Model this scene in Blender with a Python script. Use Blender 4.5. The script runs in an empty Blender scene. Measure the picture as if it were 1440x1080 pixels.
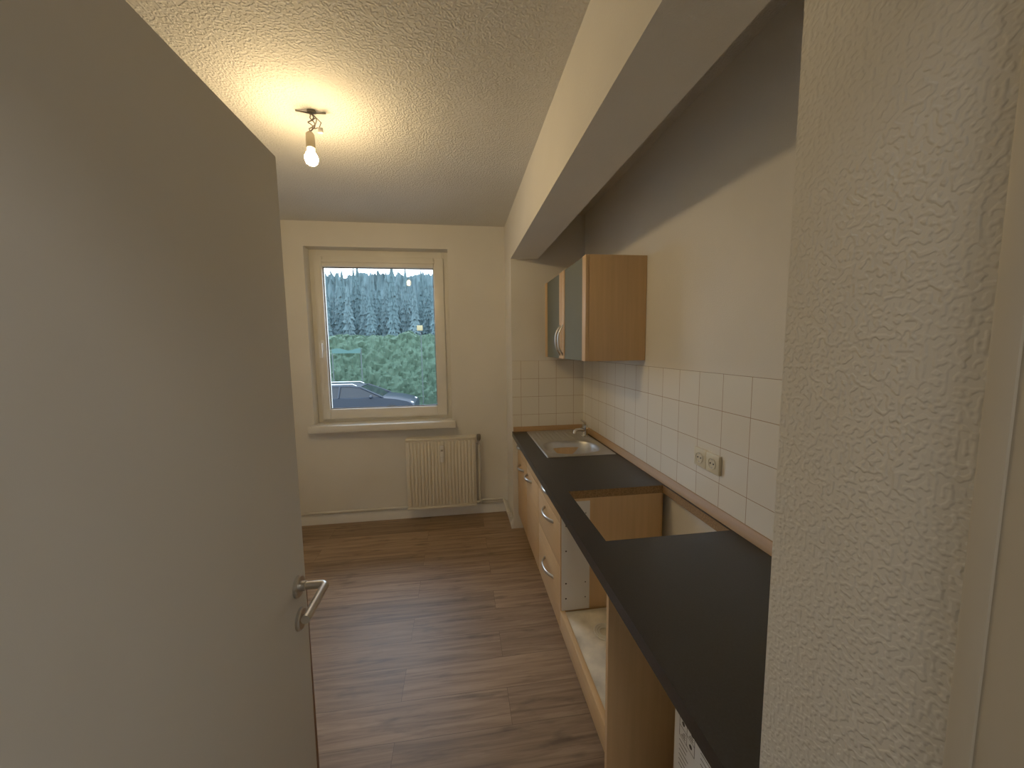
import bpy, bmesh, math, random
from mathutils import Vector, Matrix, noise
random.seed(4)
S = bpy.context.scene
COL = S.collection
WO = {}
CZ = 1.563

# ---------------------------------------------------------------- materials
def nt(name):
    m = bpy.data.materials.new(name); m.use_nodes = True
    t = m.node_tree; p = t.nodes['Principled BSDF']
    return m, t, p
def sr(r, g, b):
    f = lambda c: (c/255/12.92) if c/255 <= .04045 else ((c/255+.055)/1.055)**2.4
    return (f(r), f(g), f(b), 1)
def mulc(c, k): return (min(1, c[0]*k), min(1, c[1]*k), min(1, c[2]*k), 1)
def N(t, ty, **kw):
    n = t.nodes.new(ty)
    for k, v in kw.items(): setattr(n, k, v)
    return n
def pos_map(t, scale=(1, 1, 1), obj=True, loc=(0, 0, 0)):
    if obj:
        c = N(t, 'ShaderNodeTexCoord').outputs['Object']
    else:
        c = N(t, 'ShaderNodeNewGeometry').outputs['Position']
    mp = N(t, 'ShaderNodeMapping'); mp.inputs['Scale'].default_value = scale; mp.inputs['Location'].default_value = loc
    t.links.new(c, mp.inputs[0]); return mp.outputs[0]
def simple(name, col, rough=.5, metal=0, var=.06, nscale=8, bump=0, bscale=60, bdist=.002, scale=(1, 1, 1), spec=None):
    m, t, p = nt(name)
    v = pos_map(t, scale)
    n = N(t, 'ShaderNodeTexNoise'); n.inputs['Scale'].default_value = nscale; n.inputs['Detail'].default_value = 4
    t.links.new(v, n.inputs['Vector'])
    r = N(t, 'ShaderNodeValToRGB'); r.color_ramp.elements[0].position = .3; r.color_ramp.elements[1].position = .7
    r.color_ramp.elements[0].color = mulc(col, 1-var); r.color_ramp.elements[1].color = mulc(col, 1+var)
    t.links.new(n.outputs['Fac'], r.inputs[0]); t.links.new(r.outputs[0], p.inputs['Base Color'])
    p.inputs['Roughness'].default_value = rough; p.inputs['Metallic'].default_value = metal
    if spec is not None: p.inputs['Specular IOR Level'].default_value = spec
    if bump:
        n2 = N(t, 'ShaderNodeTexNoise'); n2.inputs['Scale'].default_value = bscale; n2.inputs['Detail'].default_value = 3
        t.links.new(v, n2.inputs['Vector'])
        b = N(t, 'ShaderNodeBump'); b.inputs['Strength'].default_value = bump; b.inputs['Distance'].default_value = bdist
        t.links.new(n2.outputs['Fac'], b.inputs['Height']); t.links.new(b.outputs[0], p.inputs['Normal'])
    return m
def plaster(name, col, bscale, strength, dist, lo=.45, hi=.65, scale=(1, 1, 1), detail=1.5):
    m, t, p = nt(name)
    v = pos_map(t, scale, obj=False)
    n = N(t, 'ShaderNodeTexNoise'); n.inputs['Scale'].default_value = bscale; n.inputs['Detail'].default_value = detail; n.inputs['Distortion'].default_value = 0
    t.links.new(v, n.inputs['Vector'])
    r = N(t, 'ShaderNodeMapRange'); r.interpolation_type = 'SMOOTHSTEP'
    r.inputs['From Min'].default_value = lo; r.inputs['From Max'].default_value = hi
    t.links.new(n.outputs['Fac'], r.inputs['Value'])
    b = N(t, 'ShaderNodeBump'); b.inputs['Strength'].default_value = strength; b.inputs['Distance'].default_value = dist
    t.links.new(r.outputs['Result'], b.inputs['Height']); t.links.new(b.outputs[0], p.inputs['Normal'])
    n2 = N(t, 'ShaderNodeTexNoise'); n2.inputs['Scale'].default_value = 1.6; n2.inputs['Detail'].default_value = 4
    t.links.new(v, n2.inputs['Vector'])
    c = N(t, 'ShaderNodeValToRGB'); c.color_ramp.elements[0].color = mulc(col, .96); c.color_ramp.elements[1].color = mulc(col, 1.03)
    c.color_ramp.elements[0].position = .35; c.color_ramp.elements[1].position = .65
    t.links.new(n2.outputs['Fac'], c.inputs[0]); t.links.new(c.outputs[0], p.inputs['Base Color'])
    p.inputs['Roughness'].default_value = .9; p.inputs['Specular IOR Level'].default_value = .2
    return m
def wood(name, col, grain='z', dark=.93, rough=.5):
    m, t, p = nt(name)
    sc = {'z': (45, 45, 2.2), 'y': (45, 2.2, 45), 'x': (2.2, 45, 45)}[grain]
    v = pos_map(t, sc)
    n = N(t, 'ShaderNodeTexNoise'); n.inputs['Scale'].default_value = 1; n.inputs['Detail'].default_value = 6; n.inputs['Roughness'].default_value = .6
    t.links.new(v, n.inputs['Vector'])
    r = N(t, 'ShaderNodeValToRGB'); r.color_ramp.elements[0].position = .32; r.color_ramp.elements[1].position = .68
    r.color_ramp.elements[0].color = mulc(col, dark); r.color_ramp.elements[1].color = mulc(col, 1.05)
    t.links.new(n.outputs['Fac'], r.inputs[0]); t.links.new(r.outputs[0], p.inputs['Base Color'])
    p.inputs['Roughness'].default_value = rough
    return m
def tiles(name, a, offa, offz, size=.15):
    m, t, p = nt(name)
    g = N(t, 'ShaderNodeNewGeometry'); s = N(t, 'ShaderNodeSeparateXYZ'); t.links.new(g.outputs['Position'], s.inputs[0])
    def sub(o, k):
        n = N(t, 'ShaderNodeMath', operation='SUBTRACT'); t.links.new(o, n.inputs[0]); n.inputs[1].default_value = k; return n.outputs[0]
    c = N(t, 'ShaderNodeCombineXYZ'); t.links.new(sub(s.outputs[a], offa-size*40), c.inputs[0]); t.links.new(sub(s.outputs['Z'], offz-size*40), c.inputs[1])
    b = N(t, 'ShaderNodeTexBrick'); b.offset = 0; b.squash = 1
    b.inputs['Scale'].default_value = 1; b.inputs['Brick Width'].default_value = size; b.inputs['Row Height'].default_value = size
    b.inputs['Mortar Size'].default_value = .0014; b.inputs['Mortar Smooth'].default_value = .2
    b.inputs['Color1'].default_value = sr(236, 232, 223); b.inputs['Color2'].default_value = sr(231, 226, 215); b.inputs['Mortar'].default_value = sr(170, 142, 116)
    t.links.new(c.outputs[0], b.inputs['Vector']); t.links.new(b.outputs['Color'], p.inputs['Base Color'])
    bu = N(t, 'ShaderNodeBump'); bu.invert = True; bu.inputs['Strength'].default_value = .3; bu.inputs['Distance'].default_value = .002
    t.links.new(b.outputs['Fac'], bu.inputs['Height']); t.links.new(bu.outputs[0], p.inputs['Normal'])
    p.inputs['Roughness'].default_value = .22
    return m
def floor_mat():
    m, t, p = nt('laminate_floor')
    g = N(t, 'ShaderNodeNewGeometry')
    add = N(t, 'ShaderNodeVectorMath', operation='ADD'); add.inputs[1].default_value = (20.3, 19.07, 0)
    t.links.new(g.outputs['Position'], add.inputs[0])
    b = N(t, 'ShaderNodeTexBrick'); b.offset = .37; b.offset_frequency = 2; b.squash = 1
    b.inputs['Scale'].default_value = 1; b.inputs['Brick Width'].default_value = 1.28; b.inputs['Row Height'].default_value = .175
    b.inputs['Mortar Size'].default_value = .0008; b.inputs['Mortar Smooth'].default_value = .1
    b.inputs['Color1'].default_value = (0, 0, 0, 1); b.inputs['Color2'].default_value = (1, 1, 1, 1); b.inputs['Mortar'].default_value = (.5, .5, .5, 1)
    t.links.new(add.outputs[0], b.inputs['Vector'])
    sc = N(t, 'ShaderNodeVectorMath', operation='SCALE'); sc.inputs['Scale'].default_value = 7.3
    t.links.new(b.outputs['Color'], sc.inputs[0])
    ad2 = N(t, 'ShaderNodeVectorMath', operation='ADD'); t.links.new(add.outputs[0], ad2.inputs[0]); t.links.new(sc.outputs[0], ad2.inputs[1])
    mp = N(t, 'ShaderNodeMapping'); mp.inputs['Scale'].default_value = (1.1, 21, 1); t.links.new(ad2.outputs[0], mp.inputs[0])
    n = N(t, 'ShaderNodeTexNoise'); n.inputs['Scale'].default_value = 1.8; n.inputs['Detail'].default_value = 8; n.inputs['Roughness'].default_value = .65; n.inputs['Distortion'].default_value = .6
    t.links.new(mp.outputs[0], n.inputs['Vector'])
    r = N(t, 'ShaderNodeValToRGB'); e = r.color_ramp.elements
    e[0].position = .3; e[0].color = sr(108, 86, 67); e[1].position = .72; e[1].color = sr(170, 144, 117)
    e2 = r.color_ramp.elements.new(.5); e2.color = sr(144, 119, 95)
    t.links.new(n.outputs['Fac'], r.inputs[0])
    mp2 = N(t, 'ShaderNodeMapping'); mp2.inputs['Scale'].default_value = (4.5, 15, 1); t.links.new(ad2.outputs[0], mp2.inputs[0])
    n2 = N(t, 'ShaderNodeTexNoise'); n2.inputs['Scale'].default_value = 1.3; n2.inputs['Detail'].default_value = 3
    t.links.new(mp2.outputs[0], n2.inputs['Vector'])
    mr = N(t, 'ShaderNodeMapRange'); mr.inputs['From Min'].default_value = .23; mr.inputs['From Max'].default_value = .42; mr.inputs['To Min'].default_value = .55; mr.inputs['To Max'].default_value = 1.0
    t.links.new(n2.outputs['Fac'], mr.inputs['Value'])
    mr2 = N(t, 'ShaderNodeMapRange'); mr2.inputs['To Min'].default_value = .8; mr2.inputs['To Max'].default_value = 1.12
    t.links.new(b.outputs['Color'], mr2.inputs['Value'])
    mm = N(t, 'ShaderNodeMath', operation='MULTIPLY'); t.links.new(mr.outputs[0], mm.inputs[0]); t.links.new(mr2.outputs[0], mm.inputs[1])
    v = N(t, 'ShaderNodeVectorMath', operation='SCALE'); t.links.new(r.outputs[0], v.inputs[0]); t.links.new(mm.outputs[0], v.inputs['Scale'])
    mx = N(t, 'ShaderNodeMix', data_type='RGBA'); t.links.new(b.outputs['Fac'], mx.inputs['Factor'])
    t.links.new(v.outputs[0], mx.inputs['A']); mx.inputs['B'].default_value = sr(84, 66, 52)
    t.links.new(mx.outputs['Result'], p.inputs['Base Color'])
    p.inputs['Roughness'].default_value = .45
    bu = N(t, 'ShaderNodeBump'); bu.inputs['Strength'].default_value = .1; bu.inputs['Distance'].default_value = .001
    t.links.new(n.outputs['Fac'], bu.inputs['Height']); t.links.new(bu.outputs[0], p.inputs['Normal'])
    return m
def glassmat():
    m, t, p = nt('window_glass'); t.nodes.remove(p)
    o = [n for n in t.nodes if n.type == 'OUTPUT_MATERIAL'][0]
    tr = N(t, 'ShaderNodeBsdfTransparent'); tr.inputs[0].default_value = (.95, .98, 1, 1)
    gl = N(t, 'ShaderNodeBsdfGlossy'); gl.inputs['Roughness'].default_value = .02
    fr = N(t, 'ShaderNodeFresnel'); fr.inputs[0].default_value = 1.2
    mx = N(t, 'ShaderNodeMixShader'); t.links.new(fr.outputs[0], mx.inputs[0]); t.links.new(tr.outputs[0], mx.inputs[1]); t.links.new(gl.outputs[0], mx.inputs[2])
    t.links.new(mx.outputs[0], o.inputs[0]); return m
def emis(name, col, st):
    m, t, p = nt(name); p.inputs['Base Color'].default_value = (1, .9, .7, 1)
    p.inputs['Emission Color'].default_value = col; p.inputs['Emission Strength'].default_value = st
    return m

wallc = sr(229, 226, 219)
M_wall = plaster('plaster_wall', wallc, 180, .2, .002)
M_stub = plaster('plaster_wall_coarse', sr(221, 218, 210), 170, .48, .002, .42, .70, (1, 1, 1), 0)
M_ceil = plaster('plaster_ceiling', sr(217, 215, 210), 120, .6, .0035, .42, .64, (1, 1, 1), 0)
M_floor = floor_mat()
M_white = simple('white_paint', sr(234, 233, 230), .4, var=.02)
M_frame = simple('window_frame_paint', sr(232, 229, 220), .35, var=.03)
M_door = simple('door_lacquer', sr(212, 209, 202), .7, var=.012, nscale=3, bump=.05, bscale=300, spec=.25)
M_trimp = simple('door_frame_paint', sr(190, 182, 166), .5, var=.02)
M_brown = simple('brown_edge', sr(120, 84, 60), .5)
M_beech = wood('beech_panel', sr(214, 178, 134), 'z')
M_beechf = wood('beech_front', sr(214, 178, 132), 'y', .93)
M_beechs = wood('beech_strip', sr(172, 138, 100), 'y', .9)
M_beechx = wood('beech_strip_x', sr(172, 138, 100), 'x', .9)
M_chip = simple('chipboard_edge', sr(140, 112, 80), .9, var=.3, nscale=160)
M_black = simple('black_worktop', sr(34, 34, 36), .42, var=.22, nscale=220, bump=.1, bscale=180, bdist=.001)
M_steel = simple('stainless_steel', sr(196, 197, 198), .38, 1, var=.04, nscale=30)
M_chrome = simple('chrome', sr(214, 214, 214), .15, 1, var=.02)
M_satin = simple('satin_nickel', sr(198, 196, 192), .28, 1, var=.04)
M_frost = simple('frosted_glass', sr(112, 115, 106), .75, 0, var=.03, spec=.15)
M_glass = glassmat()
M_rad = simple('radiator_enamel', sr(229, 223, 208), .35, var=.01)
M_pipe = simple('painted_pipe', sr(224, 220, 210), .4, var=.03)
M_grey = simple('grey_plastic', sr(120, 116, 110), .5)
M_dark = simple('dark_hole', sr(24, 22, 22), .7)
M_socket = simple('cream_socket_plastic', sr(224, 216, 192), .35, var=.02)
M_melamine = simple('white_melamine', sr(232, 231, 229), .45, var=.02)
M_stain = simple('stained_board', sr(222, 213, 194), .6, var=.28, nscale=10)
M_appl = simple('white_enamel', sr(234, 236, 237), .25, var=.01)
M_ink = simple('black_print', sr(50, 50, 52), .6)
M_bulb = emis('glowing_bulb', (1, .69, .32, 1), 600)
M_brass = simple('socket_metal', sr(170, 160, 140), .35, .9)
M_wire = simple('grey_wire', sr(96, 88, 80), .5)
M_tile_y = tiles('tiles_right', 'Y', 1.215, 1.443)
M_tile_x = tiles('tiles_column', 'X', .954, 1.443)
M_asph = simple('asphalt', sr(86, 88, 90), .9, var=.15, nscale=2)
M_hedge = simple('hedge_foliage', sr(62, 88, 70), .9, var=.45, nscale=22, bump=.4, bscale=30, bdist=.08)
M_tree1 = simple('hazed_conifer_foliage', sr(74, 98, 102), .95, var=.2, nscale=2.5)  # bluish haze of distance is mixed into the foliage colours
M_tree2 = simple('hazed_conifer_foliage_pale', sr(81, 104, 108), .95, var=.2, nscale=2.5)
M_mass = simple('hazed_distant_forest', sr(80, 103, 108), .95, var=.15, nscale=1.2, scale=(3, 1, .6))  # aerial haze painted into the far forest colour
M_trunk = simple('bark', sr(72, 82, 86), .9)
M_car = simple('car_paint', sr(28, 38, 50), .4, .0, var=.03, spec=.3)
M_carglass = simple('car_glass', sr(24, 30, 36), .15, 0, var=.03, spec=.3)
M_tyre = simple('tyre_rubber', sr(22, 22, 22), .8)
M_teal = simple('teal_tarpaulin', sr(46, 90, 86), .6)
M_yellow = simple('yellow_sign', sr(150, 138, 96), .5)

# ---------------------------------------------------------------- geometry builder
class B:
    def __init__(s): s.bm = bmesh.new()
    def _tag(s, faces, mi, smooth=False):
        for f in faces: f.material_index = mi; f.smooth = smooth
    def box(s, x0, x1, y0, y1, z0, z1, mi=0, bev=0, seg=2):
        r = bmesh.ops.create_cube(s.bm, size=1)
        vs = r['verts']
        for v in vs:
            v.co = Vector(((x0+x1)/2+v.co.x*(x1-x0), (y0+y1)/2+v.co.y*(y1-y0), (z0+z1)/2+v.co.z*(z1-z0)))
        fs = list({f for v in vs for f in v.link_faces}); s._tag(fs, mi)
        if bev:
            es = list({e for v in vs for e in v.link_edges})
            q = bmesh.ops.bevel(s.bm, geom=es, offset=bev, segments=seg, affect='EDGES', profile=.5)
            s._tag(q['faces'], mi, True)
        return s
    def ring_loft(s, rings, mi=0, cap=True, smooth=True, closed=False):
        R = [[s.bm.verts.new(p) for p in r] for r in rings]
        n = len(R[0]); fs = []
        rng = range(len(R)) if closed else range(len(R)-1)
        for i in rng:
            a = R[i]; b = R[(i+1) % len(R)]
            for k in range(n):
                fs.append(s.bm.faces.new((a[k], a[(k+1) % n], b[(k+1) % n], b[k])))
        s._tag(fs, mi, smooth)
        if cap and not closed:
            s._tag([s.bm.faces.new(R[0][::-1]), s.bm.faces.new(R[-1])], mi, False)
        return s
    def tube(s, pts, r, n=12, mi=0, closed=False, flat=None):
        pts = [Vector(p) for p in pts]; rings = []; L = len(pts)
        ref = None
        for i, p in enumerate(pts):
            if closed: d = pts[(i+1) % L]-pts[i-1]
            else: d = pts[min(i+1, L-1)]-pts[max(i-1, 0)]
            d.normalize()
            if ref is None:
                ref = Vector((0, 0, 1)) if abs(d.z) < .9 else Vector((0, 1, 0))
            u = (ref-d*ref.dot(d)); u.normalize(); w = d.cross(u); ref = u
            rr = r[i] if isinstance(r, (list, tuple)) else r
            fa, fb = flat if flat else (1, 1)
            rings.append([p+(u*math.cos(2*math.pi*k/n)*fa+w*math.sin(2*math.pi*k/n)*fb)*rr for k in range(n)])
        return s.ring_loft(rings, mi, closed=closed)
    def cyl(s, p0, p1, r, mi=0, n=24): return s.tube([p0, p1], r, n, mi)
    def lathe(s, prof, c, axis='z', n=28, mi=0, cap=True):
        c = Vector(c); rings = []
        for r, h in prof:
            ring = []
            for k in range(n):
                a = 2*math.pi*k/n; x = r*math.cos(a); y = r*math.sin(a)
                ring.append(c+{'z': Vector((x, y, h)), 'x': Vector((h, x, y)), 'y': Vector((y, h, x))}[axis])
            rings.append(ring)
        return s.ring_loft(rings, mi, cap)
    def prism(s, poly, axis, a, b, mi=0, smooth=False):
        f = {'x': lambda p, t: (t, p[0], p[1]), 'y': lambda p, t: (p[0], t, p[1]), 'z': lambda p, t: (p[0], p[1], t)}[axis]
        return s.ring_loft([[Vector(f(p, a)) for p in poly], [Vector(f(p, b)) for p in poly]], mi, True, smooth)
    def slab(s, ax, t0, t1, us, vs, solid, mi=0, mh=None, mo=None):
        mh = mi if mh is None else mh
        f = {'z': lambda u, v, t: (u, v, t), 'y': lambda u, v, t: (u, t, v), 'x': lambda u, v, t: (t, u, v)}[ax]
        nu, nv = len(us)-1, len(vs)-1
        ok = lambda i, j: 0 <= i < nu and 0 <= j < nv and solid(i, j)
        def q(pts, m):
            fc = s.bm.faces.new([s.bm.verts.new(p) for p in pts]); fc.material_index = m
        for i in range(nu):
            for j in range(nv):
                if not ok(i, j): continue
                u0, u1, v0, v1 = us[i], us[i+1], vs[j], vs[j+1]
                for t in (t0, t1): q([f(u0, v0, t), f(u1, v0, t), f(u1, v1, t), f(u0, v1, t)], mi)
                for di, dj, A, C in ((-1, 0, (u0, v0), (u0, v1)), (1, 0, (u1, v0), (u1, v1)), (0, -1, (u0, v0), (u1, v0)), (0, 1, (u0, v1), (u1, v1))):
                    if not ok(i+di, j+dj):
                        border = not (0 <= i+di < nu and 0 <= j+dj < nv)
                        q([f(*A, t0), f(*C, t0), f(*C, t1), f(*A, t1)], mi if border else mh)
        bmesh.ops.remove_doubles(s.bm, verts=s.bm.verts[:], dist=1e-5)
        return s
    def sphere(s, c, r, mi=0, sc=(1, 1, 1), n=24):
        q = bmesh.ops.create_uvsphere(s.bm, u_segments=n, v_segments=n//2, radius=r)
        for v in q['verts']: v.co = Vector((c[0]+v.co.x*sc[0], c[1]+v.co.y*sc[1], c[2]+v.co.z*sc[2]))
        s._tag({f for v in q['verts'] for f in v.link_faces}, mi, True); return s
    def emit(s, name, mats, parent=None, label=None, category=None, kind=None, group=None, origin=None):
        bmesh.ops.recalc_face_normals(s.bm, faces=s.bm.faces[:])
        me = bpy.data.meshes.new(name); s.bm.to_mesh(me); s.bm.free()
        if not isinstance(mats, (list, tuple)): mats = [mats]
        for m in mats: me.materials.append(m)
        me.set_sharp_from_angle(angle=math.radians(38))
        if origin is None:
            xs = [v.co for v in me.vertices]
            mn = Vector((min(v.x for v in xs), min(v.y for v in xs), min(v.z for v in xs)))
            mxx = Vector((max(v.x for v in xs), max(v.y for v in xs), max(v.z for v in xs)))
            origin = Vector(((mn.x+mxx.x)/2, (mn.y+mxx.y)/2, mn.z))
        origin = Vector(origin)
        me.transform(Matrix.Translation(-origin))
        o = bpy.data.objects.new(name, me); COL.objects.link(o)
        fin(o, origin, parent, label, category, kind, group); return o
def fin(o, origin, parent, label, category, kind, group):
    WO[o] = Vector(origin)
    if parent: o.parent = parent; o.location = Vector(origin)-WO[parent]
    else: o.location = origin
    if label: o['label'] = label
    if category: o['category'] = category
    if kind: o['kind'] = kind
    if group: o['group'] = group
def thing(name, loc, label, category, kind=None, group=None):
    o = bpy.data.objects.new(name, None); o.empty_display_size = .05; COL.objects.link(o)
    fin(o, loc, None, label, category, kind, group); return o
ST = 'structure'

XL, XB, XR = -1.65, .43, 1.05
YF, YC, YB = .235, 3.08, 3.45
H = 2.622
# ---------------------------------------------------------------- room shell
B().box(XL-.2, XR+.2, YF-1.8, YB+.35, -.15, 0).emit('floor', M_floor, label='grey-brown oak look laminate plank floor', category='floor', kind=ST)
B().box(XL-.2, XR+.2, YF-1.8, YB+.35, H, H+.15).emit('ceiling', M_ceil, label='white stippled plaster ceiling', category='ceiling', kind=ST)
B().box(XL-.15, XL, .05, YB, 0, H).emit('wall_left', M_wall, label='cream plaster side wall', category='wall', kind=ST)
B().box(XR, XR+.15, .05, YB, 0, H).emit('wall_right', M_wall, label='cream plaster wall behind the worktop niche', category='wall', kind=ST)
WX0, WX1, WZ0, WZ1 = -1.265, -.076, .895, 2.418
B().slab('y', YB, YB+.35, [XL-.15, WX0, WX1, XR+.15], [0, WZ0, WZ1, H], lambda i, j: not (i == 1 and j == 1)).emit('wall_back', M_wall, label='cream plaster wall with the window opening', category='wall', kind=ST)
B().slab('y', .05, YF, [XL-.15, -.45, .46, XR+.15], [0, 2.05, H], lambda i, j: not (i == 1 and j == 0)).emit('wall_front', M_wall, label='plaster wall with the kitchen doorway', category='wall', kind=ST)
B().box(XB, XR, YC, YB, 0, H).emit('wall_column', M_wall, label='plaster pier closing the far end of the niche', category='wall', kind=ST)
B().box(XB, XR, YF, .452, 0, H, 0, .004).emit('wall_pier', M_stub, label='coarse textured plaster pier beside the doorway', category='wall', kind=ST)
B().box(XB, .652, .452, YC, 2.262, H).emit('wall_beam', M_wall, label='boxed ceiling beam above the worktop niche', category='beam', kind=ST)
hb = B(); hb.slab('z', 0, H, [-1.3, -1.15, 1.3, 1.45], [-1.6, -1.5, .05], lambda i, j: not (i == 1 and j == 1))
hb.emit('wall_hall', M_wall, label='plaster walls of the hallway', category='wall', kind=ST)
fb = B()
fb.box(.417, .47, .228, .246, 0, 2.06, 0, .003); fb.box(.4195, .47, .04, .2285, 0, 2.06, 0, .001)
fb.box(-.47, -.452, .04, .246, 0, 2.06, 0, .002); fb.box(-.47, .47, .04, .246, 2.03, 2.06)
fb.emit('trim_1', M_trimp, label='painted door frame lining the doorway', category='door frame', kind=ST)
def base_prof(y0, out): return [(y0, 0), (y0+out, 0), (y0+out, .065), (y0+out*.5, .082), (y0, .085)]
B().prism(base_prof(YB, -.018), 'x', XL, XB).emit('baseboard_back', M_white, label='white baseboard below the window wall', category='baseboard', kind=ST)
B().prism([(XB, 0), (XB-.018, 0), (XB-.018, .065), (XB-.009, .082), (XB, .085)], 'y', YC, YB-.018).emit('baseboard_right', M_white, label='short white baseboard on the pier', category='baseboard', kind=ST)
B().box(XL, XL+.018, YF, YB-.018, 0, .085, 0, .004).emit('baseboard_left', M_white, label='white baseboard along the side wall', category='baseboard', kind=ST)

# ---------------------------------------------------------------- window
wy = 3.565
w = thing('window_1', ((WX0+WX1)/2, wy, WZ0), 'cream painted single sash window with tilt handle', 'window', ST)
def frame(b, x0, x1, z0, z1, y0, y1, l, r, bt, tp, bev=.004):
    b.box(x0, x0+l, y0, y1, z0, z1, 0, bev); b.box(x1-r, x1, y0, y1, z0, z1, 0, bev)
    b.box(x0+l, x1-r, y0, y1, z0, z0+bt, 0, bev); b.box(x0+l, x1-r, y0, y1, z1-tp, z1, 0, bev)
    return b
frame(B(), WX0, WX1, WZ0, WZ1, wy, wy+.08, .06, .06, .05, .075).emit('window_frame', M_frame, w)
frame(B(), -1.222, -.12, .93, 2.36, wy-.03, wy+.05, .068, .088, .09, .09, .006).emit('sash', M_frame, w)
b = B(); frame(b, -1.158, -.204, 1.016, 2.274, wy-.006, wy+.0, .012, .012, .012, .012, .002); b.emit('glazing_seal', M_grey, w, 'dark rubber glazing seal')
B().box(-1.152, -.21, wy+.012, wy+.018, 1.02, 2.27).emit('window_pane', M_glass, w)
b = B(); b.box(-1.199, -1.169, wy-.045, wy-.030, 1.545, 1.635, 0, .005); b.cyl((-1.184, wy-.03, 1.60), (-1.184, wy-.08, 1.60), .009)
b.box(-1.197, -1.171, wy-.092, wy-.074, 1.485, 1.615, 0, .006); b.emit('window_handle', M_white, w, 'white window handle pointing down')
b = B(); b.box(-1.15, -.20, wy-.044, wy-.031, 2.305, 2.325, 0, .003); b.cyl((-1.15, wy-.038, 2.31), (-1.15, wy-.038, 2.345), .005); b.cyl((-.2, wy-.038, 2.31), (-.2, wy-.038, 2.345), .005)
b.emit('blind_rail', M_frame, w, 'thin blind rail along the sash top')
b = B(); b.box(WX0-.03, WX1+.03, YB-.075, YB-.0, .84, .9, 0, .006); b.box(WX0+.002, WX1-.002, YB-.01, wy, .86, .9, 0, .002)
b.emit('trim_2', M_frame, label='cream painted interior windowsill', category='windowsill', kind=ST)
B().box(WX0-.03, WX1+.03, wy+.08, YB+.4, .87, .89, 0, .003).emit('trim_3', M_steel, label='metal exterior window ledge', category='window ledge', kind=ST)

# ---------------------------------------------------------------- door
d = thing('door_1', (-.425, .24, 0), 'smooth beige flush door standing open', 'door', ST)
b = B(); b.box(-.445, -.405, .245, .982, .008, 2.005, 0, .003); b.box(-.458, -.445, .245, .995, .008, 2.02, 0, .002)
b.emit('door_leaf', M_door, d)
b = B(); b.prism([(.982, .95), (.982, .01), (.962, .01), (.972, .6)], 'x', -.406, -.4042); b.emit('edge_band', M_brown, d, 'worn brown door edge strip')
hy, hz = .93, .988
hd = B(); hd.lathe([(.0, 0), (.026, 0), (.026, .006), (.023, .009), (0, .009)], (-.405, hy, hz), 'x', cap=False)
hd.lathe([(.012, .008), (.012, .02), (.0095, .022)], (-.405, hy, hz), 'x')
pts = [(-.385, hy, hz), (-.352, hy, hz)]
for k in range(1, 7):
    a = k/6*math.pi/2; pts.append((-.352+.013*math.sin(a), hy-.013*(1-math.cos(a)), hz))
pts += [(-.339, hy-.06, hz), (-.339, hy-.125, hz)]
hd.tube(pts, .0095, 16)
hd.emit('door_handle', M_satin, d, 'satin metal lever handle with round rosette')
b = B(); b.lathe([(0, 0), (.026, 0), (.026, .006), (.023, .009), (0, .009)], (-.405, hy, hz-.085), 'x', cap=False)
b.cyl((-.398, hy, hz-.08), (-.3935, hy, hz-.08), .0055, 1); b.box(-.398, -.3935, hy-.002, hy+.002, hz-.098, hz-.08, 1)
b.emit('keyhole_rosette', [M_satin, M_dark], d, 'round satin keyhole rosette')
for z in (.25, 1.75): B().cyl((-.452, .243, z-.05), (-.452, .243, z+.05), .008).emit('hinge', M_satin, d)

# ---------------------------------------------------------------- tiles and strips
B().box(XR-.008, XR, .452, YC, .853, 1.443).emit('wall_tiling', M_tile_y, label='white square wall tiles above the worktop', category='tiles', kind=ST)
B().box(XB+.002, XR-.008, YC-.008, YC, .853, 1.443).emit('wall_tiling_end', M_tile_x, label='white square tiles on the pier end', category='tiles', kind=ST)
b = B(); xr = XR-.0085
b.prism([(xr, .8535), (xr-.024, .8535), (xr-.022, .870), (xr-.007, .892), (xr, .892)], 'y', .455, YC-.03)
b.emit('worktop_upstand', M_beechs, label='brown wood-look sealing strip between worktop and tiles', category='sealing strip')
b = B(); yr = YC-.0085
b.prism([(yr, .8535), (yr-.02, .8535), (yr-.018, .870), (yr-.006, .892), (yr, .892)], 'x', XB+.005, XR-.012)
b.emit('worktop_upstand', M_beechx, label='brown wood-look sealing strip across the worktop end', category='sealing strip')

# ---------------------------------------------------------------- worktop
xs = [.425, .513, .556, .982, 1.008, XR-.009]; ys = [.456, 1.25, 1.728, 2.315, 2.70, YC-.009]
b = B(); b.slab('z', .813, .853, xs, ys, lambda i, j: not (j == 1 and 1 <= i <= 3) and not (i == 2 and j == 3), 0, 1)
b.emit('kitchen_worktop', [M_black, M_chip], label='long black laminate worktop with an empty hob cutout', category='worktop')

# sink
sx0, sx1, sy0, sy1 = .54, 1.0, 2.285, 3.03
b = B(); nx, ny = 84, 110; V = {}
def sinkz(x, y):
    e = min(x-sx0, sx1-x, y-sy0, sy1-y)
    z = .8545+.0055*min(1, max(0, e/.006)) - .0025*min(1, max(0, (e-.015)/.008))
    u = abs((x-.765)/.195); v_ = abs((y-2.505)/.172); r = (u**2.6+v_**2.6)**(1/2.6)
    if r < 1: t = min(1, (1-r)/.3); t = t*t*(3-2*t); z -= .15*t
    if 2.72 < y < 2.99 and .58 < x < .90:
        k = (x-.58)/.032; z += .003*(math.sin(2*math.pi*k))*min(1, (y-2.72)/.02, (2.99-y)/.02)
    return z
for i in range(nx+1):
    for j in range(ny+1):
        x = sx0+(sx1-sx0)*i/nx; y = sy0+(sy1-sy0)*j/ny
        V[i, j] = b.bm.verts.new((x, y, sinkz(x, y)))
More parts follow.
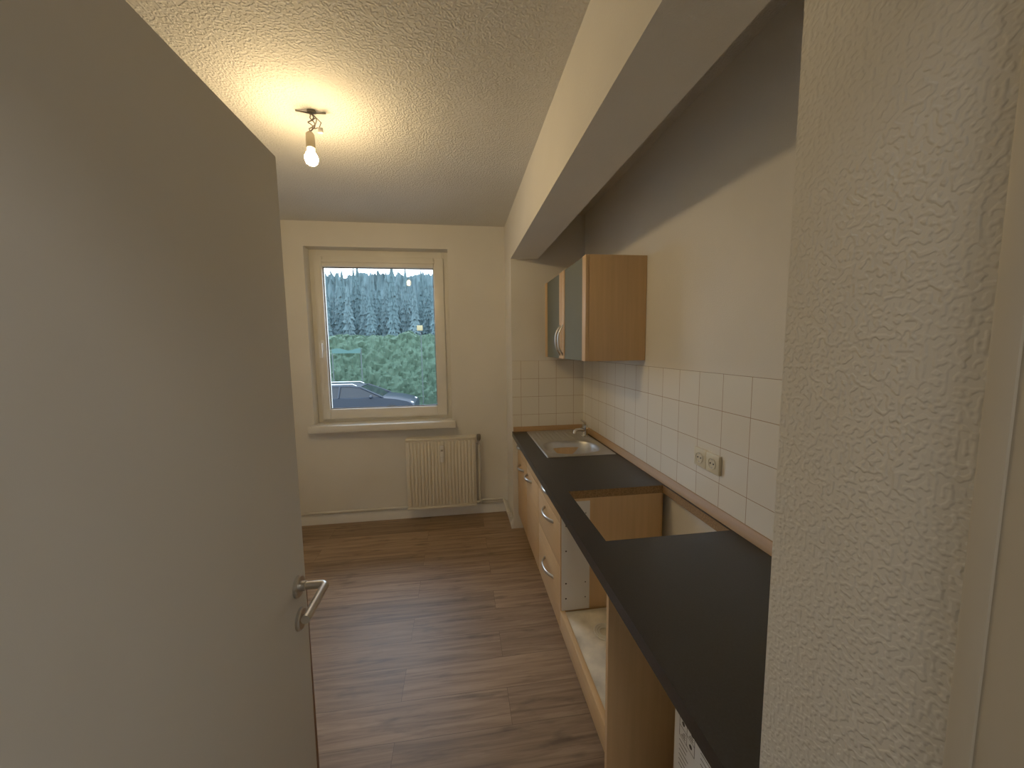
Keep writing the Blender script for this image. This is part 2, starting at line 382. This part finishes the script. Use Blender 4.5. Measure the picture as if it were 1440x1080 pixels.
for i in range(nx):
    for j in range(ny):
        f = b.bm.faces.new((V[i, j], V[i+1, j], V[i+1, j+1], V[i, j+1])); f.smooth = True
sk = thing('kitchen_sink', (.77, 2.65, .853), 'stainless steel inset sink with bowl and ribbed drainer', 'sink')
b.emit('sink_basin', M_steel, sk)
b = B(); b.lathe([(0, 0), (.04, 0), (.042, .003), (.03, .004), (.026, .001), (0, .001)], (.765, 2.505, .7095), cap=False); b.cyl((.765, 2.505, .710), (.765, 2.505, .715), .012, 1)
b.emit('sink_drain', [M_chrome, M_dark], sk, 'round drain with plug')
fx, fy, fz = .955, 2.775, .858
ft = thing('kitchen_faucet', (fx, fy, fz), 'chrome single lever mixer tap behind the sink bowl', 'faucet')
b = B(); b.lathe([(.027, 0), (.027, .006), (.022, .012), (.022, .065), (.024, .07), (.023, .09), (.012, .096)], (fx, fy, fz)); b.emit('faucet_body', M_chrome, ft)
b = B(); b.tube([(fx-.01, fy-.005, fz+.05), (fx-.06, fy-.06, fz+.07), (fx-.10, fy-.10, fz+.078), (fx-.118, fy-.118, fz+.072), (fx-.122, fy-.122, fz+.055)], [.014, .013, .012, .012, .012], 14); b.emit('spout', M_chrome, ft)
b = B(); b.tube([(fx, fy, fz+.092), (fx+.005, fy+.01, fz+.108), (fx-.03, fy+.0, fz+.13)], [.014, .011, .007], 12); b.emit('lever', M_chrome, ft)

# ---------------------------------------------------------------- base cabinets
def handle(parent, x, y, z, L, axis, lab='curved metal bar handle'):
    b = B(); pts = []
    n = 14
    for i in range(n+1):
        t = -1+2*i/n; o = .032*(1-abs(t)**2.6)
        pts.append((x-o-.001, y+(t*L/2 if axis == 'y' else 0), z+(t*L/2 if axis == 'z' else 0)))
    b.tube(pts, .0095, 12, flat=(1, .6) if axis == 'y' else (.6, 1))
    for t in (-1, 1):
        c = (x, y+(t*L/2 if axis == 'y' else 0), z+(t*L/2 if axis == 'z' else 0))
        b.cyl((x, c[1], c[2]), (x-.005, c[1], c[2]), .009)
    return b.emit('handle', M_satin, parent, lab)
FX0, FX1 = .472, .490
ZB = .13
def carcass(b, y0, y1, z0=ZB, top=.812, mi=0):
    b.box(FX1+.001, 1.02, y0, y0+.016, z0, top, mi); b.box(FX1+.001, 1.02, y1-.016, y1, z0, top, mi)
    b.box(FX1+.001, 1.02, y0+.016, y1-.016, z0, z0+.016, mi); b.box(1.012, 1.02, y0+.016, y1-.016, z0+.016, .70, mi)
    return b
def plinth(parent, y0, y1): B().box(.535, .551, y0, y1, 0, ZB).emit('plinth', M_beech, parent)
y0, y1 = 2.664, 3.078
c = thing('base_cabinet', (.74, (y0+y1)/2, 0), 'beech base cabinet with drawer and door beside the pier', 'kitchen cabinet')
carcass(B(), y0, y1).emit('body', M_beech, c); plinth(c, y0, y1)
q = B().box(FX0, FX1, y0+.002, y1-.004, .685, .808, 0, .003).emit('drawer', M_beechf, c); handle(q, FX0, 2.89, .765, .15, 'y')
q = B().box(FX0, FX1, y0+.002, y1-.004, ZB+.003, .681, 0, .003).emit('door', M_beechf, c); handle(q, FX0, 2.86, .605, .15, 'y')
y0, y1 = 2.249, 2.66
c = thing('base_cabinet', (.74, (y0+y1)/2, 0), 'beech base cabinet with a tall door under the sink bowl', 'kitchen cabinet')
carcass(B(), y0, y1).emit('body', M_beech, c); plinth(c, y0, y1)
q = B().box(FX0, FX1, y0+.002, y1-.002, .685, .808, 0, .003).emit('front_panel', M_beechf, c)
q = B().box(FX0, FX1, y0+.002, y1-.002, ZB+.003, .681, 0, .003).emit('door', M_beechf, c); handle(q, FX0, 2.54, .635, .15, 'y')
y0, y1 = 1.746, 2.245
c = thing('drawer_cabinet', (.74, (y0+y1)/2, 0), 'beech base cabinet with three drawers and curved handles', 'kitchen cabinet')
b = carcass(B(), y0, y1); b.emit('body', M_beech, c); plinth(c, y0, y1)
for z0, z1, hz_ in ((.685, .808, .778), (.455, .681, .635), (ZB+.005, .451, .325)):
    q = B().box(FX0, FX1, y0+.002, y1-.002, z0, z1, 0, .003).emit('drawer', M_beechf, c); handle(q, FX0, 1.965, hz_, .19, 'y')
# oven housing
c = thing('oven_cabinet', (.74, 1.43, 0), 'empty beech built-in oven housing without an oven', 'kitchen cabinet')
B().box(.472, 1.02, 1.12, 1.138, 0, .812).emit('side_panel', M_beech, c)
B().box(.472, 1.0, 1.728, 1.7445, ZB, .812).emit('side_panel', M_beech, c)
b = B(); b.box(.478, .622, 1.7215, 1.7275, .236, .80, 0, .001)
for z in (.30, .38, .55, .68, .74): b.cyl((.50, 1.7205, z), (.50, 1.7215, z), .004, 1); b.cyl((.60, 1.7205, z), (.60, 1.7215, z), .003, 1)
b.emit('side_rail', [M_melamine, M_dark], c, 'white mounting panel with screw holes')
B().box(.497, 1.0, 1.139, 1.72, .214, .230).emit('shelf', M_stain, c, 'stained cream bottom board')
B().box(.472, .496, 1.139, 1.727, ZB, .236, 0, .003).emit('front_rail', M_beechf, c)
B().box(.535, .551, 1.139, 1.727, 0, ZB).emit('plinth', M_beech, c)
def coil(cx_, cy_):
    b = B(); P = []
    for k in range(73):
        a = k*math.pi/12; r = .026+.032*k/72
        P.append((cx_+r*math.cos(a), cy_+r*math.sin(a), .2345))
    b.tube(P, .004, 8)
    b.emit('cable_coil', M_pipe, label='coiled cream cable lying on the oven shelf', category='cable')
coil(.645, 1.56)
# dishwasher
c = thing('dishwasher', (.79, .70, 0), 'white slim appliance with printed label under the worktop', 'dishwasher')
b = B(); b.box(.615, 1.02, .472, .93, .0, .80, 0, .004); b.emit('body', M_appl, c)
B().box(.598, .614, .474, .928, .10, .68, 0, .004).emit('door', M_appl, c)
B().box(.594, .614, .474, .928, .685, .798, 0, .004).emit('control_panel', M_appl, c)
b = B(); b.box(.5965, .5979, .70, .920, .30, .56, 0)
X0, X1 = .5957, .5964
for k in range(3): b.box(X0, X1, .830, .898, .456+k*.032, .4566+k*.032, 1)
for k in range(3): b.box(X0, X1, .830+k*.034, .8306+k*.034, .456, .5206, 1)
for i in range(2):
    for j in range(2):
        yy = .837+i*.034; zz = .463+j*.032
        if (i+j) % 2 == 0: b.cyl((X0, yy+.010, zz+.009), (X1, yy+.010, zz+.009), .006, 1, 14)
        else:
            for k in range(3): b.box(X0, X1, yy, yy+.018-k*.005, zz+k*.007, zz+k*.007+.0018, 1)
for k in range(6):
    L = random.uniform(.03, .06); b.box(X0, X1, .898-L, .898, .44-k*.015, .4415-k*.015, 1)
for k in range(9):
    L = random.uniform(.03, .07); b.box(X0, X1, .805-L, .805, .52-k*.016, .5215-k*.016, 1)
b.emit('printed_label', [M_appl, M_ink], c, 'white label with black printed symbols and text lines')

# ---------------------------------------------------------------- wall cabinet
cy0, cy1, cz0, cz1, cx = 2.02, 3.0, 1.475, 2.055, .715
c = thing('wall_cabinet', (.88, 2.5, cz0), 'beech wall cabinet with two frosted glass doors above the sink', 'kitchen cabinet')
b = B(); X1c = XR-.002
b.box(cx, X1c, cy0, cy0+.018, cz0, cz1, 0, .001); b.box(cx, X1c, cy1-.018, cy1, cz0, cz1, 0, .001)
b.box(cx, X1c, cy0+.018, cy1-.018, cz0, cz0+.018); b.box(cx, X1c, cy0+.018, cy1-.018, cz1-.018, cz1); b.box(X1c-.006, X1c, cy0+.018, cy1-.018, cz0+.018, cz1-.018)
b.emit('body', M_beech, c)
mid = (cy0+cy1)/2
for a, e, hyy in ((cy0, mid-.002, mid-.035), (mid+.002, cy1, mid+.035)):
    b = B(); b.box(cx-.021, cx-.001, a, a+.06, cz0, cz1, 0, .003); b.box(cx-.021, cx-.001, e-.06, e, cz0, cz1, 0, .003)
    b.box(cx-.008, cx-.001, a+.06, e-.06, cz0, cz0+.03); b.box(cx-.008, cx-.001, a+.06, e-.06, cz1-.03, cz1)
    dd = b.emit('door', M_beech, c)
    B().box(cx-.015, cx-.009, a+.06, e-.06, cz0+.001, cz1-.001).emit('glass_panel', M_frost, dd, 'frosted glass panel')
    handle(dd, cx-.021, hyy, cz0+.125, .19, 'z')

# ---------------------------------------------------------------- sockets
def socket(y, z):
    s = thing('wall_socket', (XR-.008, y, z-.04), 'cream square surface wall socket on the tiles', 'socket', group='double wall sockets above the worktop')
    x = XR-.0085
    B().box(x-.014, x, y-.0405, y+.0405, z-.0405, z+.0405, 0, .003).emit('cover_plate', M_socket, s)
    b = B(); b.lathe([(.024, -.001), (.024, -.003), (.022, -.0035), (.020, -.001), (0, -.0008)], (x-.014, y, z), 'x', cap=False)
    b.cyl((x-.0162, y-.0095, z), (x-.0145, y-.0095, z), .0035, 1, 12); b.cyl((x-.0162, y+.0095, z), (x-.0145, y+.0095, z), .0035, 1, 12)
    b.box(x-.017, x-.0145, y-.003, y+.003, z+.015, z+.0195, 2); b.box(x-.017, x-.0145, y-.003, y+.003, z-.0195, z-.015, 2)
    b.emit('socket_insert', [M_socket, M_dark, M_satin], s, 'round recessed insert with two holes')
socket(1.475, 1.071); socket(1.392, 1.069)

# ---------------------------------------------------------------- radiator
rx0, rx1, rz0, rz1, ry = -.485, .128, .119, .762, 3.33
r_ = thing('radiator', ((rx0+rx1)/2, 3.36, rz0), 'cream ribbed panel radiator below the window', 'radiator')
b = B(); b.box(rx0, rx1, ry+.009, ry+.03, rz0, rz1, 0, .004)
n = 20; p = (rx1-rx0-.02)/n
for i in range(n):
    x = rx0+.01+p*i; b.box(x+.005, x+p-.005, ry-.003, ry+.012, rz0+.03, rz1-.03, 0, .004)
b.box(rx0, rx1, ry-.001, ry+.011, rz1-.018, rz1, 0, .003); b.box(rx0, rx1, ry-.001, ry+.011, rz0, rz0+.018, 0, .003)
b.emit('panel', M_rad, r_)
b = B()
for i in range(30): x = rx0+.012+i*(rx1-rx0-.024)/29; b.box(x-.001, x+.001, ry+.031, ry+.075, rz0+.03, rz1-.01)
b.box(rx0, rx0+.002, ry+.03, ry+.078, rz0+.01, rz1); b.box(rx1-.002, rx1, ry+.03, ry+.078, rz0+.01, rz1)
for i in range(5): b.box(rx0, rx1, ry+.032+i*.011, ry+.037+i*.011, rz1-.006, rz1)
b.emit('convector_grille', M_rad, r_)
b = B(); b.box(-.188, -.152, ry-.03, ry-.005, .60, .70, 0, .004); b.box(-.184, -.156, ry-.022, ry-.005, .55, .60, 0, .003); b.box(-.18, -.16, ry-.0308, ry-.0302, .65, .665, 1)
b.emit('heat_meter', [M_white, M_grey], r_, 'white heat cost meter clipped on')
for x in (rx0+.08, rx1-.08): B().box(x-.015, x+.015, ry+.076, YB-.001, .3, .6).emit('wall_bracket', M_rad, r_)
b = B(); vx = rx1+.03
b.cyl((rx1-.003, ry+.03, .70), (vx+.012, ry+.03, .70), .009, 0, 14); b.lathe([(.013, 0), (.013, .03), (.009, .035)], (vx, ry+.03, .685))
b.lathe([(.014, 0), (.016, .006), (.018, .02), (.018, .05), (.014, .056)], (vx, ry+.03, .72), 'z', mi=1)
b.emit('thermostat_valve', [M_satin, M_grey], r_, 'radiator valve with grey cap')
b = B()
b.tube([(vx, ry+.03, .685), (vx, ry+.03, .17), (vx+.004, ry+.034, .15), (vx+.02, ry+.06, .142), (vx+.04, ry+.075, .14)], .0085, 12)
b.tube([(XL+.01, YB-.028, .112), (XB-.04, YB-.028, .112), (XB-.026, YB-.04, .112), (XB-.026, YC+.01, .112)], .011, 12)
b.tube([(vx+.03, YB-.042, .14), (XB-.055, YB-.042, .14), (XB-.048, YB-.055, .14), (XB-.048, YC+.01, .14)], .009, 12)
b.tube([(rx1-.003, ry+.02, .15), (rx1+.02, ry+.02, .15), (rx1+.035, ry+.05, .125), (rx1+.04, YB-.028, .112)], .008, 12)
b.emit('heating_pipe', M_pipe, label='cream painted heating pipes above the baseboard', category='pipe')

# ---------------------------------------------------------------- bulb
bx, by = -.635, 1.90
bb = thing('bare_light_bulb', (bx, by, H), 'glowing bare bulb in a socket hanging from ceiling wires', 'light bulb')
b = B(); b.box(bx-.005, bx+.03, by-.01, by+.01, H-.012, H, 0, .003); b.tube([(bx-.055, by, H-.005), (bx, by, H-.012), (bx+.07, by+.01, H-.004)], .0035, 8)
b.emit('ceiling_hook', M_wire, bb)
b = B()
for ph, am in ((0, .018), (2.1, .014), (4.2, .024)):
    b.tube([(bx+.014*math.sin(t/11*3.1)+am*math.cos(ph+t*.62)*math.sin(t/11*3.1)+.008*math.sin(t*.9)*(1-t/11), by+am*math.sin(ph+t*.55)*math.sin(t/11*3.1), H-.01-t*.0075) for t in range(12)], .0026, 8)
b.tube([(bx+.02, by, H-.078), (bx+.042, by, H-.07), (bx+.050, by, H-.05), (bx+.03, by, H-.030), (bx+.008, by, H-.045)], .0024, 8)
b.box(bx+.036, bx+.056, by-.006, by+.006, H-.094, H-.072, 1, .002)
b.emit('wire', [M_wire, M_white], bb, 'twisted exposed wires with a terminal block')
zs = H-.162
b = B(); b.lathe([(.006, .072), (.012, .068), (.018, .06), (.0195, .03), (.0195, .0), (.017, -.002)], (bx, by, zs)); b.emit('lamp_socket', M_brass, bb)
b = B(); b.lathe([(.004, .0), (.013, .0), (.015, -.010), (.021, -.020), (.0275, -.034), (.0275, -.046), (.023, -.059), (.013, -.067), (.002, -.070)], (bx, by, zs-.003)); b.emit('bulb', M_bulb, bb, 'warm glowing frosted bulb')

# ---------------------------------------------------------------- outdoors
G = -1.3
B().box(-70, 50, YB+.42, 110, G-.1, G).emit('ground', M_asph, label='grey parking ground and meadow outside', category='ground', kind=ST)
b = B(); nx, nz = 340, 64; V = {}
def hp(x, s):
    h = 3.5+.35*noise.noise(Vector((x*.35, 0, 3)))+.2*noise.noise(Vector((x*1.4, 5, 1)))
    if s < .6: y, z = 19.2+.5*(s/.6)**3, h*s/.6
    else: y, z = 19.7+(s-.6)/.4*1.3, h-.05*(s-.6)
    p = Vector((x, y, z)); d = noise.noise(p*1.8)*.22+noise.noise(p*5)*.16+noise.noise(p*12)*.12
    return Vector((x+d*.3, y-d, G+z+d*.5))
for i in range(nx+1):
    for j in range(nz+1): V[i, j] = b.bm.verts.new(hp(-16+24*i/nx, j/nz))
for i in range(nx):
    for j in range(nz): b.bm.faces.new((V[i, j], V[i+1, j], V[i+1, j+1], V[i, j+1])).smooth = True
b.emit('hedge', M_hedge, label='tall dense green hedge behind the parked car', category='hedge')
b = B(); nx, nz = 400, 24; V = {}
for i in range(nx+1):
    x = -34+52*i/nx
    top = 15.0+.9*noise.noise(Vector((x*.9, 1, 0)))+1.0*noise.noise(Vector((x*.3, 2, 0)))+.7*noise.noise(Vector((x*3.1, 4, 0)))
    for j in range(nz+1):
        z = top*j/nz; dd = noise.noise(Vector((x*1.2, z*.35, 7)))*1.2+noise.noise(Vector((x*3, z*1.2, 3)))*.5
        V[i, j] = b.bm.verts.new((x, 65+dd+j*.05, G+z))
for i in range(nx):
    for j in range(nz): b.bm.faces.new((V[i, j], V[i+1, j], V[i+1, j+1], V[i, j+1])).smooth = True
b.emit('forest_mass', M_mass, label='dense conifer forest behind the first trees, haze painted into its colour', category='forest', kind='stuff')
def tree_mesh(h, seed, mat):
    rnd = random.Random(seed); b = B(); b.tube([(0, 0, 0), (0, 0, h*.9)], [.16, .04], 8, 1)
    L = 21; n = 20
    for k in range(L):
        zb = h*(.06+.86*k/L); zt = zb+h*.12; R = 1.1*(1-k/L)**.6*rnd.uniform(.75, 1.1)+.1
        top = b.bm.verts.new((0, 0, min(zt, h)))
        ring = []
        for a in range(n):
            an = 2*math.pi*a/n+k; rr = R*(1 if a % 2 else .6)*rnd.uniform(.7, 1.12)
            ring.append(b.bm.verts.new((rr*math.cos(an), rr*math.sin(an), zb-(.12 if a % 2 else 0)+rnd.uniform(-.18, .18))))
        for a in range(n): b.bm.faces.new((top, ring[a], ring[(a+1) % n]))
    return b.emit('conifer_tree', [mat, M_trunk], label='tall conifer in the forest edge, bluish haze painted into its colour', category='tree', group='conifers of the forest edge', origin=(0, 0, 0))
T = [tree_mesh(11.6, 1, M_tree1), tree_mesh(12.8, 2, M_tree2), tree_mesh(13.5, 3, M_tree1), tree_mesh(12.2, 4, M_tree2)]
spots = []
for row, yy in enumerate((50, 52.8, 55.6, 58.4, 61.2)):
    k = -27+(row % 2)*1.35
    while k < 9:
        spots.append((k, yy, row)); k += 2.7
for i, (x, y, row) in enumerate(spots):
    o = T[i] if i < 4 else T[random.randrange(4)].copy()
    if i >= 4: COL.objects.link(o)
    s = random.uniform(.94, 1.02)
    o.location = (x+random.uniform(-.1, .1), y+random.uniform(-.1, .1), G); o.scale = (s, s, s*random.uniform(.84, 1.1)*(1+.02*row)); o.rotation_euler = (0, 0, random.uniform(0, 6.28))
# car
cxr, cyc = -6.35, 16.0
GC = G
car = thing('car', (cxr+2.3, cyc, G), 'dark grey estate car with roof rails parked by the hedge', 'car')
body = [(0, .32), (-.02, .6), (.02, .86), (.1, .96), (3.3, .96), (3.9, .89), (4.35, .78), (4.55, .66), (4.6, .5), (4.55, .25), (4.1, .2), (.4, .2)]
rings = []
for t in (-1, -.93, 0, .93, 1):
    k = .97 if abs(t) == 1 else 1
    rings.append([Vector((cxr+2.3+(px-2.3)*k, cyc+t*.9, G+.6+(pz-.6)*(.93 if abs(t) == 1 else 1))) for px, pz in body])
B().ring_loft(rings, 0, True, True).emit('body', M_car, car)
gh = [(.12, .93), (.3, 1.16), (.5, 1.33), (1.0, 1.40), (2.1, 1.40), (2.55, 1.33), (3.0, 1.14), (3.35, .94)]
rings = []
for t in (-1, 1):
    rings.append([Vector((cxr+px, cyc+t*(.86-.24*(pz-.93)/.5), G+pz)) for px, pz in gh])
B().ring_loft(rings, 0, True, False).emit('car_window', M_carglass, car, 'dark car windows')
b = B(); rf = [(.42, 1.285), (.55, 1.355), (1.0, 1.418), (2.1, 1.418), (2.5, 1.355), (2.4, 1.335), (2.1, 1.37), (1.0, 1.37), (.6, 1.31)]
b.ring_loft([[Vector((cxr+px, cyc+t*(.885-.24*(pz-.93)/.5), G+pz)) for px, pz in rf] for t in (-1, 1)], 0, True, False)
for px0, pz0, px1, pz1 in ((2.5, 1.34, 3.38, .95), (1.75, 1.38, 1.72, .95), (.95, 1.38, .8, .95), (.48, 1.31, .12, .95)):
    for t in (-1, 1):
        b.tube([(cxr+px0, cyc+t*(.875-.24*(pz0-.93)/.5), G+pz0), (cxr+px1, cyc+t*.875, G+pz1)], .035, 8)
b.emit('roof', M_car, car)
for t in (-1, 1):
    B().tube([(cxr+.55, cyc+t*.6, G+1.37), (cxr+.65, cyc+t*.6, G+1.46), (cxr+2.2, cyc+t*.6, G+1.46), (cxr+2.35, cyc+t*.6, G+1.39)], .018, 8).emit('roof_rail', M_chrome, car)
    B().sphere((cxr+2.95, cyc+t*1.0, G+.99), .1, 0, (.7, 1, .7), 14).emit('side_mirror', M_car, car)
    B().sphere((cxr+4.42, cyc+t*.7, G+.68), .12, 0, (1, 1.2, .6), 14).emit('headlight', M_chrome, car)
for px in (.85, 3.7):
    for t in (-1, 1):
        b = B(); b.lathe([(.2, -.11), (.31, -.11), (.33, -.08), (.33, .08), (.31, .11), (.2, .11)], (cxr+px, cyc+t*.82, G+.33), 'y'); b.lathe([(.0, -.112), (.19, -.112), (.2, .112), (0, .112)], (cxr+px, cyc+t*.82, G+.33), 'y', mi=1, cap=False); b.emit('wheel', [M_tyre, M_steel], car)
b = B()
tx = [-5.75+.14*i for i in range(10)]
b.ring_loft([[Vector((x, 18.3+.03*math.sin(i*1.3)-.01, G+.02)), Vector((x, 18.3+.03*math.sin(i*1.3)-.01, G+2.82+.05*math.sin(i*.9))), Vector((x, 18.3+.03*math.sin(i*1.3)+.01, G+2.82+.05*math.sin(i*.9))), Vector((x, 18.3+.03*math.sin(i*1.3)+.01, G+.02))] for i, x in enumerate(tx)], 0, True, False)
for v in b.bm.verts:
    if v.co.z < G+1: v.co.z = G+2.64
for x in (-5.75, -4.49): b.cyl((x, 18.33, G), (x, 18.33, G+2.85), .02, 1, 8)
b.emit('tarpaulin', [M_teal, M_trunk], label='strip of teal tarpaulin on posts before the hedge', category='tarpaulin')
b = B(); b.cyl((-1.75, 18.4, G), (-1.75, 18.4, G+3.9), .015, 1, 10); b.box(-1.92, -1.66, 18.36, 18.38, G+3.66, G+3.9, 0, .005)
b.emit('road_sign', [M_yellow, M_trunk], label='small yellow sign on a grey post', category='sign')

# ---------------------------------------------------------------- light
W = bpy.data.worlds.new('overcast_sky'); S.world = W; W.use_nodes = True
t = W.node_tree; bg = t.nodes['Background']
tc = N(t, 'ShaderNodeTexCoord'); sp = N(t, 'ShaderNodeSeparateXYZ'); t.links.new(tc.outputs['Generated'], sp.inputs[0])
r = N(t, 'ShaderNodeValToRGB'); r.color_ramp.elements[0].color = (.88, .95, 1, 1); r.color_ramp.elements[1].color = (.68, .82, 1, 1); r.color_ramp.elements[1].position = .8
t.links.new(sp.outputs['Z'], r.inputs[0]); t.links.new(r.outputs[0], bg.inputs[0]); bg.inputs[1].default_value = 7.5
la = bpy.data.lights.new('hall_fill', 'AREA'); la.size = .5; la.energy = 8.5; la.color = (1, .89, .74)  # added fill light in the unseen hall, brightens door and niche
lo = bpy.data.objects.new('hall_fill', la); lo.location = (.1, -.8, H-.03); COL.objects.link(lo)

# ---------------------------------------------------------------- camera
cam = bpy.data.cameras.new('camera'); co = bpy.data.objects.new('camera', cam); COL.objects.link(co)
cam.sensor_width = 36; cam.lens = 13.25; cam.clip_start = .01; cam.clip_end = 300
R = Matrix(((.99016, .02613, -.1376), (-.1395, .0967, -.9855), (-.01244, .99498, .0994)))
co.matrix_world = Matrix.Translation((0, 0, CZ)) @ R.to_quaternion().to_matrix().to_4x4()
S.camera = co
S.view_settings.view_transform = 'Standard'
S.view_settings.look = 'None'
S.view_settings.exposure = -.75
S.view_settings.gamma = 1.2
